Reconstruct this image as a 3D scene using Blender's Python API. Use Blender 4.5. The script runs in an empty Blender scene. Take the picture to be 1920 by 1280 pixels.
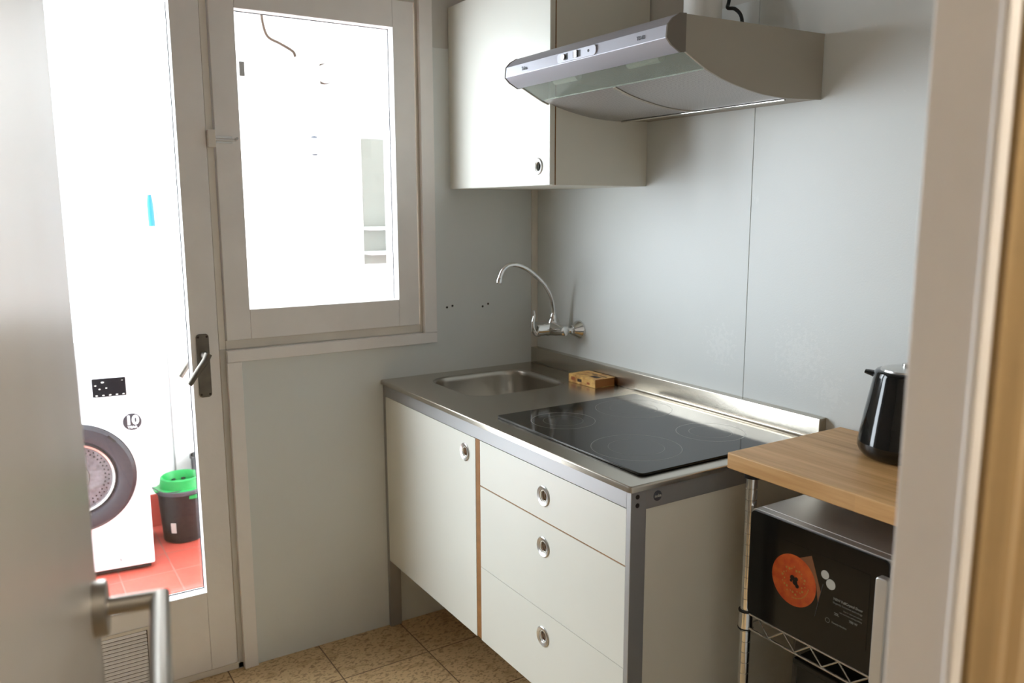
import bpy, bmesh, math, random
from mathutils import Vector, Matrix
random.seed(4)
sc = bpy.context.scene
C = sc.collection
PI = math.pi

# ------------------------------------------------------------------ materials
def srgb(r, g, b):
    f = lambda c: (c/255/12.92) if c/255 <= .04045 else ((c/255+.055)/1.055)**2.4
    return (f(r), f(g), f(b), 1)

def mat(name, col, rough=.5, metal=0.0, spec=.5, var=0.0, vscale=6.0, bump=0.0, bscale=80.0,
        stretch=(1, 1, 1), coat=0.0, rvar=0.0, emit=None, estr=0.0, trans=0.0, ior=1.45, aniso=0.0):
    m = bpy.data.materials.new(name); m.use_nodes = True
    nt = m.node_tree; N = nt.nodes; L = nt.links
    b = N['Principled BSDF']
    b.inputs['Base Color'].default_value = col
    b.inputs['Roughness'].default_value = rough
    b.inputs['Metallic'].default_value = metal
    b.inputs['Specular IOR Level'].default_value = spec
    b.inputs['Coat Weight'].default_value = coat
    b.inputs['Transmission Weight'].default_value = trans
    b.inputs['IOR'].default_value = ior
    if aniso: b.inputs['Anisotropic'].default_value = aniso
    if emit:
        b.inputs['Emission Color'].default_value = emit
        b.inputs['Emission Strength'].default_value = estr
    if var or bump or rvar:
        tc = N.new('ShaderNodeTexCoord'); mp = N.new('ShaderNodeMapping')
        mp.inputs['Scale'].default_value = stretch
        L.new(tc.outputs['Object'], mp.inputs['Vector'])
    if var or rvar:
        n = N.new('ShaderNodeTexNoise'); n.inputs['Scale'].default_value = vscale; n.inputs['Detail'].default_value = 5
        L.new(mp.outputs['Vector'], n.inputs['Vector'])
    if var:
        r = N.new('ShaderNodeMapRange'); r.inputs['From Min'].default_value = .3; r.inputs['From Max'].default_value = .7
        r.inputs['To Min'].default_value = 1-var; r.inputs['To Max'].default_value = 1+var
        L.new(n.outputs['Fac'], r.inputs['Value'])
        v = N.new('ShaderNodeVectorMath'); v.operation = 'SCALE'; v.inputs[0].default_value = col[:3]
        L.new(r.outputs['Result'], v.inputs['Scale']); L.new(v.outputs['Vector'], b.inputs['Base Color'])
    if rvar:
        r2 = N.new('ShaderNodeMapRange'); r2.inputs['From Min'].default_value = .3; r2.inputs['From Max'].default_value = .7
        r2.inputs['To Min'].default_value = max(.02, rough-rvar); r2.inputs['To Max'].default_value = min(1, rough+rvar)
        L.new(n.outputs['Fac'], r2.inputs['Value']); L.new(r2.outputs['Result'], b.inputs['Roughness'])
    if bump:
        n2 = N.new('ShaderNodeTexNoise'); n2.inputs['Scale'].default_value = bscale; n2.inputs['Detail'].default_value = 4
        L.new(mp.outputs['Vector'], n2.inputs['Vector'])
        bp = N.new('ShaderNodeBump'); bp.inputs['Strength'].default_value = bump; bp.inputs['Distance'].default_value = .002
        L.new(n2.outputs['Fac'], bp.inputs['Height']); L.new(bp.outputs['Normal'], b.inputs['Normal'])
    return m

M = {}
M['panel'] = mat('grey_laminate', srgb(218, 221, 219), .42, spec=.5, var=.02, vscale=3, bump=.12, bscale=240, rvar=.05)
M['plaster'] = mat('white_plaster', srgb(205, 203, 198), .7, var=.03, vscale=5, bump=.35, bscale=60)
M['ceil'] = mat('ceiling_paint', srgb(196, 192, 184), .8, var=.03, vscale=5, bump=.35, bscale=60)
M['paint'] = mat('white_gloss_paint', srgb(238, 234, 231), .42, var=.035, vscale=7, bump=.25, bscale=45)
M['paint2'] = mat('cream_paint', srgb(226, 219, 208), .5, var=.05, vscale=9, bump=.25, bscale=60)
M['jamb'] = mat('pinkish_paint', srgb(238, 232, 227), .5, var=.02, bump=.15, bscale=70)
M['ochre'] = mat('ochre_varnish', srgb(152, 126, 88), .4, var=.06, vscale=8, stretch=(6, 6, .5), bump=.1, bscale=30)
M['hall'] = mat('hall_plaster', srgb(152, 145, 132), .8, var=.02, bump=.2)
M['doorpaint'] = mat('door_lacquer', srgb(146, 140, 132), .30, spec=.4, bump=.03, bscale=200, rvar=.02)
M['white'] = mat('white_laminate', srgb(228, 228, 219), .38, var=.012, vscale=4, bump=.05, bscale=120)
M['cabside'] = mat('white_board', srgb(222, 218, 205), .45, var=.015, vscale=4, bump=.05, bscale=120)
M['edge'] = mat('brown_edging', srgb(150, 104, 56), .6, var=.12, vscale=40)
M['steel'] = mat('stainless', (.52, .475, .405, 1), .26, 1)
M['steelbowl'] = mat('bowl_steel', (.44, .41, .36, 1), .30, 1)
M['alu'] = mat('anodised_aluminium', (.40, .40, .40, 1), .5, .7)
M['ring'] = mat('ring_steel', (.66, .65, .63, 1), .28, 1)
M['chrome'] = mat('chrome', (.75, .74, .72, 1), .08, 1)
M['nickel'] = mat('satin_nickel', (.31, .28, .24, 1), .38, 1)
M['bronze'] = mat('worn_handle_metal', (.17, .15, .125, 1), .5, .75, var=.15, vscale=30)
M['dark'] = mat('dark_hole', srgb(40, 30, 24), .7)
M['black'] = mat('black_plastic', srgb(24, 24, 25), .35)
M['gloss'] = mat('gloss_black', srgb(16, 16, 16), .1, spec=.5, coat=.3)
M['cooktop'] = mat('ceramic_glass', srgb(34, 30, 24), .08, spec=.25)
M['zone'] = mat('zone_print', srgb(112, 110, 104), .3)
M['hoodgrey'] = mat('hood_enamel', srgb(158, 150, 136), .45, spec=.4)
M['hoodsilver'] = mat('hood_silver', srgb(176, 176, 184), .42, .35)
M['endcap'] = mat('hood_end_cap', srgb(112, 103, 92), .4)
M['plastic'] = mat('white_plastic', srgb(222, 220, 214), .4, bump=.03)
M['rubber'] = mat('black_rubber', srgb(20, 20, 20), .6)
M['micro'] = mat('silver_enamel', (.58, .56, .53, 1), .36, .75)
M['darkglass'] = mat('black_door_glass', srgb(12, 12, 12), .12, spec=.4)
M['orange'] = None
M['washer'] = mat('washer_white', srgb(235, 236, 238), .3)
M['ringgrey'] = mat('porthole_grey', srgb(42, 40, 46), .45)
M['display'] = mat('display_dark', srgb(14, 14, 20), .2)
M['seal'] = mat('drum_grey', srgb(118, 114, 116), .3, .3, var=.3, vscale=40)
M['bucket'] = mat('bucket_charcoal', srgb(22, 19, 19), .45)
M['bucketrim'] = mat('bucket_grey_rim', srgb(70, 72, 78), .45)
M['green'] = mat('green_plastic', srgb(20, 150, 70), .4)
M['palegrey'] = mat('pale_grey_plastic', srgb(142, 144, 142), .5)
M['blue'] = mat('blue_plastic', srgb(30, 110, 190), .4)
M['extwall'] = mat('patio_white', srgb(240, 240, 238), .85, bump=.3, bscale=30)
M['tan'] = mat('dark_tan', srgb(58, 42, 28), .8)  # plain dark brown for curved pipe, lamp base and vent slots
M['darkbrown'] = mat('vent_dark', srgb(40, 34, 26), .8)
M['recess'] = mat('recess_grey', srgb(104, 104, 96), .8)  # grey holds the patio niche's shade; also hood liner and drum back
M['paper'] = mat('page_edges', srgb(168, 110, 58), .8, var=.1, vscale=3, bump=.4, bscale=300, stretch=(.1, .1, 4))
M['print_dark'] = mat('dark_print', srgb(60, 40, 30), .6)
M['print_red'] = mat('red_print', srgb(150, 78, 40), .6)
M['print_white'] = mat('white_print', srgb(190, 188, 180), .5)
M['print_grey'] = mat('grey_print', srgb(70, 72, 78), .5)
M['lamp'] = mat('hall_lamp_glass', srgb(255, 220, 170), .4, emit=(1, .94, .84, 1), estr=215)

def glass_mat(name, tint=(1, 1, 1, 1), fac=1.0):
    m = bpy.data.materials.new(name); m.use_nodes = True
    nt = m.node_tree; N = nt.nodes; L = nt.links
    N.remove(N['Principled BSDF'])
    t = N.new('ShaderNodeBsdfTransparent'); t.inputs['Color'].default_value = tint
    g = N.new('ShaderNodeBsdfGlossy'); g.inputs['Roughness'].default_value = .02
    lw = N.new('ShaderNodeLayerWeight'); pw = N.new('ShaderNodeMath'); pw.operation = 'POWER'; pw.inputs[1].default_value = 5
    f = N.new('ShaderNodeMath'); f.operation = 'MULTIPLY_ADD'; f.inputs[1].default_value = .96; f.inputs[2].default_value = .04
    L.new(lw.outputs['Facing'], pw.inputs[0]); L.new(pw.outputs[0], f.inputs[0])
    mx = N.new('ShaderNodeMixShader')
    L.new(f.outputs[0], mx.inputs[0]); L.new(t.outputs[0], mx.inputs[1]); L.new(g.outputs[0], mx.inputs[2])
    L.new(mx.outputs[0], N['Material Output'].inputs['Surface'])
    return m
M['glass'] = glass_mat('window_glass')
M['bowlglass'] = glass_mat('porthole_glass', (.8, .8, .82, 1))

def visor_mat():
    m = bpy.data.materials.new('frosted_lens'); m.use_nodes = True
    nt = m.node_tree; N = nt.nodes; L = nt.links
    b = N['Principled BSDF']; b.inputs['Base Color'].default_value = srgb(190, 196, 186); b.inputs['Roughness'].default_value = .12
    t = N.new('ShaderNodeBsdfTransparent'); t.inputs['Color'].default_value = (.86, .9, .86, 1)
    mx = N.new('ShaderNodeMixShader'); mx.inputs[0].default_value = .34
    L.new(t.outputs[0], mx.inputs[1]); L.new(b.outputs[0], mx.inputs[2])
    L.new(mx.outputs[0], N['Material Output'].inputs['Surface'])
    return m
M['visor'] = visor_mat()

def tiles_mat(name, c1, c2, grout, size, ox, oy, gw=.0035, speck=None, rough=.35):
    m = bpy.data.materials.new(name); m.use_nodes = True
    nt = m.node_tree; N = nt.nodes; L = nt.links; b = N['Principled BSDF']
    tc = N.new('ShaderNodeTexCoord')
    mp = N.new('ShaderNodeMapping'); mp.inputs['Location'].default_value = (-ox, -oy, 0)
    L.new(tc.outputs['Object'], mp.inputs['Vector'])
    br = N.new('ShaderNodeTexBrick'); br.offset = 0; br.inputs['Scale'].default_value = 1
    br.inputs['Brick Width'].default_value = size; br.inputs['Row Height'].default_value = size
    br.inputs['Mortar Size'].default_value = gw; br.inputs['Mortar Smooth'].default_value = .2
    br.inputs['Color1'].default_value = (1, 1, 1, 1); br.inputs['Color2'].default_value = (.86, .86, .86, 1)
    br.inputs['Mortar'].default_value = (0, 0, 0, 1)
    L.new(mp.outputs['Vector'], br.inputs['Vector'])
    n = N.new('ShaderNodeTexNoise'); n.inputs['Scale'].default_value = 9; n.inputs['Detail'].default_value = 6
    L.new(tc.outputs['Object'], n.inputs['Vector'])
    mx = N.new('ShaderNodeMixRGB'); mx.inputs[1].default_value = c1; mx.inputs[2].default_value = c2
    L.new(n.outputs['Fac'], mx.inputs[0])
    last = mx
    if speck:
        mps = N.new('ShaderNodeMapping'); mps.inputs['Scale'].default_value = (1, .55, 1)
        mps.inputs['Rotation'].default_value = (0, 0, .5)
        L.new(tc.outputs['Object'], mps.inputs['Vector'])
        for sc_, th, colr in ((70, .40, speck), (24, .40, srgb(188, 156, 112)), (45, .36, srgb(222, 198, 150)), (130, .42, speck)):
            v = N.new('ShaderNodeTexNoise'); v.inputs['Scale'].default_value = sc_; v.inputs['Detail'].default_value = 2
            L.new(mps.outputs['Vector'], v.inputs['Vector'])
            r = N.new('ShaderNodeMapRange'); r.inputs['From Min'].default_value = th+.02; r.inputs['From Max'].default_value = th-.03
            L.new(v.outputs['Fac'], r.inputs['Value'])
            r.inputs['To Max'].default_value = .6; m2 = N.new('ShaderNodeMixRGB'); m2.inputs[2].default_value = colr
            L.new(r.outputs['Result'], m2.inputs[0]); L.new(last.outputs[0], m2.inputs[1]); last = m2
    mu = N.new('ShaderNodeMixRGB'); mu.blend_type = 'MULTIPLY'; mu.inputs[0].default_value = 1
    L.new(last.outputs[0], mu.inputs[1]); L.new(br.outputs['Color'], mu.inputs[2])
    m3 = N.new('ShaderNodeMixRGB'); m3.inputs[2].default_value = grout
    L.new(br.outputs['Fac'], m3.inputs[0]); L.new(mu.outputs[0], m3.inputs[1])
    L.new(m3.outputs[0], b.inputs['Base Color'])
    b.inputs['Roughness'].default_value = rough
    bp = N.new('ShaderNodeBump'); bp.invert = True; bp.inputs['Strength'].default_value = .5; bp.inputs['Distance'].default_value = .001
    L.new(br.outputs['Fac'], bp.inputs['Height']); L.new(bp.outputs['Normal'], b.inputs['Normal'])
    return m
#
M['floor'] = tiles_mat('terrazzo_tiles', srgb(208, 176, 132), srgb(224, 196, 150), srgb(110, 82, 58), .30, .238, -.60,
                       gw=.0022, speck=srgb(132, 98, 66), rough=.38)
M['redfloor'] = tiles_mat('red_patio_tiles', srgb(166, 62, 50), srgb(188, 84, 68), srgb(150, 90, 78), .20, -.9, -1.2, rough=.5)

def marks_mat():
    m = M['panel'].copy(); m.name = 'grey_laminate_with_scuffs'
    N = m.node_tree.nodes; L = m.node_tree.links; b = N['Principled BSDF']
    tc = N.new('ShaderNodeTexCoord'); total = None
    for px, pz, r in ((.93, 1.09, .10), (1.20, 1.10, .13), (1.04, 1.50, .02), (1.30, 1.02, .07)):
        d = N.new('ShaderNodeVectorMath'); d.operation = 'DISTANCE'; d.inputs[1].default_value = (px, 0, pz)
        L.new(tc.outputs['Object'], d.inputs[0])
        r_ = N.new('ShaderNodeMapRange'); r_.inputs['From Min'].default_value = r; r_.inputs['From Max'].default_value = 0
        r_.inputs['To Max'].default_value = .30
        L.new(d.outputs['Value'], r_.inputs['Value'])
        if total is None: total = r_.outputs['Result']
        else:
            a = N.new('ShaderNodeMath'); a.operation = 'MAXIMUM'; L.new(total, a.inputs[0]); L.new(r_.outputs['Result'], a.inputs[1]); total = a.outputs[0]
    n = N.new('ShaderNodeTexNoise'); n.inputs['Scale'].default_value = 90; n.inputs['Detail'].default_value = 6
    L.new(tc.outputs['Object'], n.inputs['Vector'])
    s_ = N.new('ShaderNodeMath'); s_.operation = 'ADD'; L.new(n.outputs['Fac'], s_.inputs[0]); L.new(total, s_.inputs[1])
    st = N.new('ShaderNodeMapRange'); st.inputs['From Min'].default_value = .66; st.inputs['From Max'].default_value = .74; st.inputs['To Max'].default_value = .2
    L.new(s_.outputs[0], st.inputs['Value'])
    mx = N.new('ShaderNodeMixRGB'); mx.inputs[2].default_value = srgb(240, 241, 238)
    old = b.inputs['Base Color'].links[0].from_socket
    L.new(st.outputs['Result'], mx.inputs[0]); L.new(old, mx.inputs[1]); L.new(mx.outputs[0], b.inputs['Base Color'])
    return m
M['panelmarks'] = marks_mat()

def wood_mat():
    m = bpy.data.materials.new('beech_butcher_block'); m.use_nodes = True
    nt = m.node_tree; N = nt.nodes; L = nt.links; b = N['Principled BSDF']
    tc = N.new('ShaderNodeTexCoord')
    br = N.new('ShaderNodeTexBrick'); br.offset = .5; br.offset_frequency = 2
    br.inputs['Scale'].default_value = 1; br.inputs['Brick Width'].default_value = .42; br.inputs['Row Height'].default_value = .042
    br.inputs['Mortar Size'].default_value = .0; br.inputs['Color1'].default_value = (.8, .8, .8, 1); br.inputs['Color2'].default_value = (1.05, 1.05, 1.05, 1)
    L.new(tc.outputs['Object'], br.inputs['Vector'])
    mp = N.new('ShaderNodeMapping'); mp.inputs['Scale'].default_value = (1.4, 22, 22)
    L.new(tc.outputs['Object'], mp.inputs['Vector'])
    n = N.new('ShaderNodeTexNoise'); n.inputs['Scale'].default_value = 3; n.inputs['Detail'].default_value = 7
    L.new(mp.outputs['Vector'], n.inputs['Vector'])
    cr = N.new('ShaderNodeValToRGB')
    cr.color_ramp.elements[0].position = .3; cr.color_ramp.elements[0].color = srgb(192, 144, 88)
    cr.color_ramp.elements[1].position = .7; cr.color_ramp.elements[1].color = srgb(222, 178, 122)
    L.new(n.outputs['Fac'], cr.inputs['Fac'])
    mu = N.new('ShaderNodeMixRGB'); mu.blend_type = 'MULTIPLY'; mu.inputs[0].default_value = .8
    L.new(cr.outputs[0], mu.inputs[1]); L.new(br.outputs['Color'], mu.inputs[2]); L.new(mu.outputs[0], b.inputs['Base Color'])
    b.inputs['Roughness'].default_value = .42
    return m
M['wood'] = wood_mat()

def filter_mat():
    m = bpy.data.materials.new('grease_filter_mesh'); m.use_nodes = True
    nt = m.node_tree; N = nt.nodes; L = nt.links; b = N['Principled BSDF']
    b.inputs['Metallic'].default_value = .6; b.inputs['Roughness'].default_value = .42
    tc = N.new('ShaderNodeTexCoord')
    v = N.new('ShaderNodeTexVoronoi'); v.voronoi_dimensions = '2D'; v.inputs['Scale'].default_value = 230; v.inputs['Randomness'].default_value = 0
    L.new(tc.outputs['Object'], v.inputs['Vector'])
    r = N.new('ShaderNodeMapRange'); r.inputs['From Min'].default_value = .25; r.inputs['From Max'].default_value = .45
    L.new(v.outputs['Distance'], r.inputs['Value'])
    mx = N.new('ShaderNodeMixRGB'); mx.inputs[1].default_value = (.20, .19, .18, 1); mx.inputs[2].default_value = (.58, .56, .54, 1)
    L.new(r.outputs['Result'], mx.inputs[0]); L.new(mx.outputs[0], b.inputs['Base Color'])
    return m
M['filter'] = filter_mat()

def cover_mat():
    m = bpy.data.materials.new('book_cover'); m.use_nodes = True
    nt = m.node_tree; N = nt.nodes; L = nt.links; b = N['Principled BSDF']; b.inputs['Roughness'].default_value = .5
    tc = N.new('ShaderNodeTexCoord'); n = N.new('ShaderNodeTexNoise'); n.inputs['Scale'].default_value = 40; n.inputs['Detail'].default_value = 3
    L.new(tc.outputs['Object'], n.inputs['Vector'])
    cr = N.new('ShaderNodeValToRGB'); cr.color_ramp.elements[0].position = .35; cr.color_ramp.elements[0].color = srgb(160, 108, 52)
    cr.color_ramp.elements[1].position = .6; cr.color_ramp.elements[1].color = srgb(214, 170, 96)
    L.new(n.outputs['Fac'], cr.inputs['Fac']); L.new(cr.outputs[0], b.inputs['Base Color'])
    return m
M['cover'] = cover_mat()

def orange_mat(cx, cz, R):
    m = bpy.data.materials.new('orange_disc_print'); m.use_nodes = True
    nt = m.node_tree; N = nt.nodes; L = nt.links; b = N['Principled BSDF']; b.inputs['Roughness'].default_value = .35
    tc = N.new('ShaderNodeTexCoord'); n = N.new('ShaderNodeTexNoise'); n.inputs['Scale'].default_value = 60
    L.new(tc.outputs['Object'], n.inputs['Vector'])
    cr = N.new('ShaderNodeValToRGB'); cr.color_ramp.elements[0].position = .3; cr.color_ramp.elements[0].color = srgb(205, 74, 26)
    cr.color_ramp.elements[1].position = .7; cr.color_ramp.elements[1].color = srgb(226, 106, 44)
    L.new(n.outputs['Fac'], cr.inputs['Fac']); L.new(cr.outputs[0], b.inputs['Base Color'])
    return m
M['orange'] = orange_mat(0, 0, .05)
M['gold'] = mat('gold_print', srgb(205, 160, 80), .5)
M['tri'] = mat('brown_print', srgb(140, 92, 60), .5)

# ------------------------------------------------------------------ geometry helpers
def B(): return bmesh.new()
def box(bm, a, b):
    x0, y0, z0 = a; x1, y1, z1 = b
    v = [bm.verts.new(p) for p in ((x0,y0,z0),(x1,y0,z0),(x1,y1,z0),(x0,y1,z0),(x0,y0,z1),(x1,y0,z1),(x1,y1,z1),(x0,y1,z1))]
    for f in ((3,2,1,0),(4,5,6,7),(0,1,5,4),(1,2,6,5),(2,3,7,6),(3,0,4,7)): bm.faces.new([v[i] for i in f])
    return bm
def bx(a, b): return box(B(), a, b)
def frame_of(d):
    d = Vector(d).normalized(); u = Vector((0, 0, 1)) if abs(d.z) < .9 else Vector((1, 0, 0))
    s = d.cross(u).normalized(); t = s.cross(d).normalized(); return s, t, d
def lathe(bm, o, axis, prof, seg=40, caps=True):
    """prof: list of (radius, height along axis)"""
    o = Vector(o); s, t, d = frame_of(axis); rings = []
    for r, h in prof:
        if r <= 1e-6: rings.append([bm.verts.new(o+d*h)])
        else: rings.append([bm.verts.new(o+d*h+s*math.cos(2*PI*i/seg)*r+t*math.sin(2*PI*i/seg)*r) for i in range(seg)])
    for a, b in zip(rings, rings[1:]):
        for i in range(seg):
            j = (i+1) % seg
            if len(a) == 1 and len(b) == 1: continue
            if len(a) == 1: bm.faces.new((a[0], b[j], b[i]))
            elif len(b) == 1: bm.faces.new((a[i], a[j], b[0]))
            else: bm.faces.new((a[i], a[j], b[j], b[i]))
    if caps:
        if len(rings[0]) > 1: bm.faces.new(rings[0][::-1])
        if len(rings[-1]) > 1: bm.faces.new(rings[-1])
    return bm
def cyl(bm, p0, p1, r, r1=None, seg=32):
    p0, p1 = Vector(p0), Vector(p1)
    return lathe(bm, p0, p1-p0, [(r, 0), (r if r1 is None else r1, (p1-p0).length)], seg)
def tube(bm, pts, rad, seg=16, flat=1.0):
    pts = [Vector(p) for p in pts]; n = len(pts)
    if not isinstance(rad, (list, tuple)): rad = [rad]*n
    d0 = (pts[1]-pts[0]).normalized(); s, t, _ = frame_of(d0); rings = []
    prev = d0
    for i, p in enumerate(pts):
        if i == 0: d = d0; k = 1
        elif i == n-1: d = (pts[i]-pts[i-1]).normalized(); k = 1
        else:
            a = (pts[i]-pts[i-1]).normalized(); b = (pts[i+1]-pts[i]).normalized(); d = (a+b).normalized()
        q = prev.rotation_difference(d); s = (q @ s).normalized(); t = (q @ t).normalized(); prev = d
        ring = []
        for j in range(seg):
            an = 2*PI*j/seg
            off = s*math.cos(an)*rad[i]+t*math.sin(an)*rad[i]*flat
            if 0 < i < n-1:     # mitre
                a = (pts[i]-pts[i-1]).normalized(); bis = d
                ax = a.cross((pts[i+1]-pts[i]).normalized())
                if ax.length > 1e-4:
                    ax.normalize(); inpl = ax.cross(bis).normalized()
                    c = max(.35, a.dot(bis)); off = off + inpl*(off.dot(inpl))*(1/c-1)
            ring.append(bm.verts.new(p+off))
        rings.append(ring)
    for a, b in zip(rings, rings[1:]):
        for i in range(seg):
            j = (i+1) % seg; bm.faces.new((a[i], a[j], b[j], b[i]))
    bm.faces.new(rings[0][::-1]); bm.faces.new(rings[-1])
    return bm
def smoothpath(pts, n=8):
    P = [Vector(p) for p in pts]; P = [P[0]*2-P[1]]+P+[P[-1]*2-P[-2]]; out = []
    for i in range(1, len(P)-2):
        for k in range(n):
            t = k/n; a, b, c, d = P[i-1:i+3]
            out.append(.5*((2*b)+(-a+c)*t+(2*a-5*b+4*c-d)*t*t+(-a+3*b-3*c+d)*t**3))
    out.append(P[-2]); return out
def prism(bm, poly, axis, a, b):
    """poly = list of 2-D points in the plane normal to axis (x: y,z ; y: x,z ; z: x,y)"""
    def P(p, h):
        return {'x': (h, p[0], p[1]), 'y': (p[0], h, p[1]), 'z': (p[0], p[1], h)}[axis]
    A = [bm.verts.new(P(p, a)) for p in poly]; Bv = [bm.verts.new(P(p, b)) for p in poly]
    n = len(poly)
    for i in range(n):
        j = (i+1) % n; bm.faces.new((A[i], A[j], Bv[j], Bv[i]))
    bm.faces.new(A[::-1]); bm.faces.new(Bv)
    bmesh.ops.recalc_face_normals(bm, faces=bm.faces)
    return bm
def rrect(x0, y0, x1, y1, r, n=8):
    out = []
    for cx, cy, a0 in ((x1-r, y1-r, 0), (x0+r, y1-r, 90), (x0+r, y0+r, 180), (x1-r, y0+r, 270)):
        for k in range(n+1):
            a = math.radians(a0+90*k/n); out.append((cx+r*math.cos(a), cy+r*math.sin(a)))
    return out

W = {}   # world matrices
def link(o, parent):
    C.objects.link(o)
    if parent is not None:
        o.parent = parent; W[o] = W[parent].copy()
    else: W[o] = Matrix()
def obj(name, bm, m, parent=None, bevel=0.0, seg=2, angle=35, local=False, label=None, kind=None, segs=None):
    me = bpy.data.meshes.new(name)
    if parent is not None and not local: bm.transform(W[parent].inverted())
    bmesh.ops.recalc_face_normals(bm, faces=bm.faces)
    for f in bm.faces: f.smooth = True
    bm.to_mesh(me); bm.free()
    me.set_sharp_from_angle(angle=math.radians(angle))
    me.materials.append(M[m] if isinstance(m, str) else m)
    o = bpy.data.objects.new(name, me); link(o, parent)
    if bevel:
        bv = o.modifiers.new('bevel', 'BEVEL'); bv.width = bevel; bv.segments = seg; bv.limit_method = 'ANGLE'
        bv.angle_limit = math.radians(40); bv.harden_normals = True
    if label: o['label'] = label
    if kind: o['kind'] = kind
    return o
def thing(name, label, cat, loc, rotz=0, group=None, kind=None):
    o = bpy.data.objects.new(name, None); C.objects.link(o); o.empty_display_size = .05
    o.location = loc; o.rotation_euler = (0, 0, rotz)
    W[o] = Matrix.Translation(loc) @ Matrix.Rotation(rotz, 4, 'Z')
    if label: o['label'] = label
    if cat: o['category'] = cat
    if group: o['group'] = group
    if kind: o['kind'] = kind
    return o
def tag(o, label, cat, group=None):
    o['label'] = label; o['category'] = cat
    if group: o['group'] = group
    return o
def struct(name, bm, m, bevel=0.0):
    return obj(name, bm, m, None, bevel=bevel, kind='structure')
def text(name, s, size, loc, rot, m, parent, align='LEFT', bold=0.0, ext=.0004, local=False, xs=1.0):
    cu = bpy.data.curves.new('t', 'FONT'); cu.body = s; cu.size = size; cu.align_x = align; cu.align_y = 'CENTER'
    cu.extrude = ext; cu.offset = bold; cu.resolution_u = 3
    to = bpy.data.objects.new('t', cu); C.objects.link(to); bpy.context.view_layer.update()
    me = bpy.data.meshes.new_from_object(to.evaluated_get(bpy.context.evaluated_depsgraph_get()))
    bpy.data.objects.remove(to)
    R = Matrix.Translation(loc) @ rot.to_4x4() @ Matrix.Diagonal((xs, 1, 1, 1))
    me.transform(R)
    if parent is not None and not local: me.transform(W[parent].inverted())
    me.materials.clear(); me.materials.append(M[m]); me.name = name
    o = bpy.data.objects.new(name, me); link(o, parent); return o
from mathutils import Euler
FRONT = Euler((PI/2, 0, 0)).to_matrix()        # readable from -y
SIDE = Euler((PI/2, 0, PI/2)).to_matrix()      # readable from +x

# ------------------------------------------------------------------ room shell
ZC = 2.62
struct('floor', bx((-.12, -2.4, -.1), (3.7, .14, 0)), 'floor')
struct('ceiling', bx((-.12, -2.4, ZC), (3.7, .14, ZC+.1)), 'ceil')
struct('wall_back', bx((-.12, .004, 0), (3.7, .14, ZC)), 'plaster')
# grey laminate cladding on the cooker wall: two boards with a seam at x = 1.02
b = B(); box(b, (.004, .0, 0), (1.0195, .006, 2.007)); box(b, (1.0215, .0, 0), (2.17, .006, 2.007))
struct('trim_1', b, 'panelmarks', .0008)
# window wall (inner face x = 0)
b = B()
box(b, (-.12, -.43, 0), (-.004, .14, ZC)); box(b, (-.12, -1.165, 0), (-.004, -.43, 1.05))
box(b, (-.12, -1.93, 2.165), (-.004, -.43, ZC)); box(b, (-.12, -2.4, 0), (-.004, -1.93, ZC))
struct('wall_left', b, 'plaster')
b = prism(B(), [(-1.107, 0), (-.001, 0), (-.001, 2.007), (-.434, 2.007), (-.434, 1.03), (-1.107, 1.03)], 'x', -.004, .0005)
struct('trim_2', b, 'panel', .0008)
struct('trim_3', bx((-.001, -.026, 0), (.006, -.0005, 2.007)), 'paint2', .001)   # corner bead
struct('wall_front', bx((-.12, -2.4, 0), (3.7, -2.3, ZC)), 'hall')
# doorway wall and hall
b = B(); box(b, (2.172, -1.088, 0), (2.232, .004, ZC)); box(b, (2.172, -2.3, 0), (2.232, -1.86, ZC))
box(b, (2.172, -1.86, 2.12), (2.232, -1.088, ZC))
struct('wall_right', b, 'plaster')
struct('wall_hall', bx((3.6, -2.3, 0), (3.7, .14, ZC)), 'hall')
# kitchen door frame: jamb with stop, then moulded ochre architrave on the hall side
b = B(); box(b, (2.168, -1.100, 0), (2.226, -1.088, 2.12))
box(b, (2.168, -1.86, 2.108), (2.226, -1.088, 2.12))
struct('trim_4', b, 'jamb', .003)
b = prism(B(), [(2.219, -1.0995), (2.2235, -1.104), (2.229, -1.104), (2.2335, -1.099), (2.2335, -1.088), (2.219, -1.088)], 'z', 0, 2.12)
struct('trim_5', b, 'jamb', .001)
b = prism(B(), [(2.233, -1.097), (2.239, -1.097), (2.242, -1.090), (2.248, -1.086), (2.252, -1.078), (2.249, -1.060),
                (2.255, -1.052), (2.255, -1.020), (2.233, -1.010)], 'z', 0, 2.19)
struct('trim_6', b, 'ochre', .001)

# ------------------------------------------------------------------ window 1
w = thing('window_1', None, None, (0, -.82, 1.1), kind='structure')
b = B()      # fixed frame
box(b, (-.07, -1.166, 1.05), (-.008, -1.146, 2.165)); box(b, (-.07, -.484, 1.05), (-.008, -.431, 2.165))
box(b, (-.07, -1.146, 1.05), (-.008, -.484, 1.078)); box(b, (-.07, -1.146, 2.143), (-.008, -.484, 2.165))
obj('window_frame', b, 'paint2', w, .002)
b = B()      # sash
y0, y1, z0, z1 = -1.143, -.492, 1.078, 2.141; gy0, gy1, gz0, gz1 = -1.069, -.567, 1.17, 2.055
box(b, (-.050, y0, z0), (0, gy0, z1)); box(b, (-.050, gy1, z0), (0, y1, z1))
box(b, (-.050, gy0, z0), (0, gy1, gz0)); box(b, (-.050, gy0, gz1), (0, gy1, z1))
obj('window_sash', b, 'paint', w, .0025)
obj('window_pane', bx((-.045, gy0-.006, gz0-.006), (-.041, gy1+.006, gz1+.006)), 'glass', w)
b = B()
box(b, (-.041, gy1-.002, gz0), (-.038, gy1, gz1)); box(b, (-.041, gy0, gz1-.002), (-.038, gy1, gz1))
obj('glazing_seal', b, 'print_grey', w)
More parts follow.
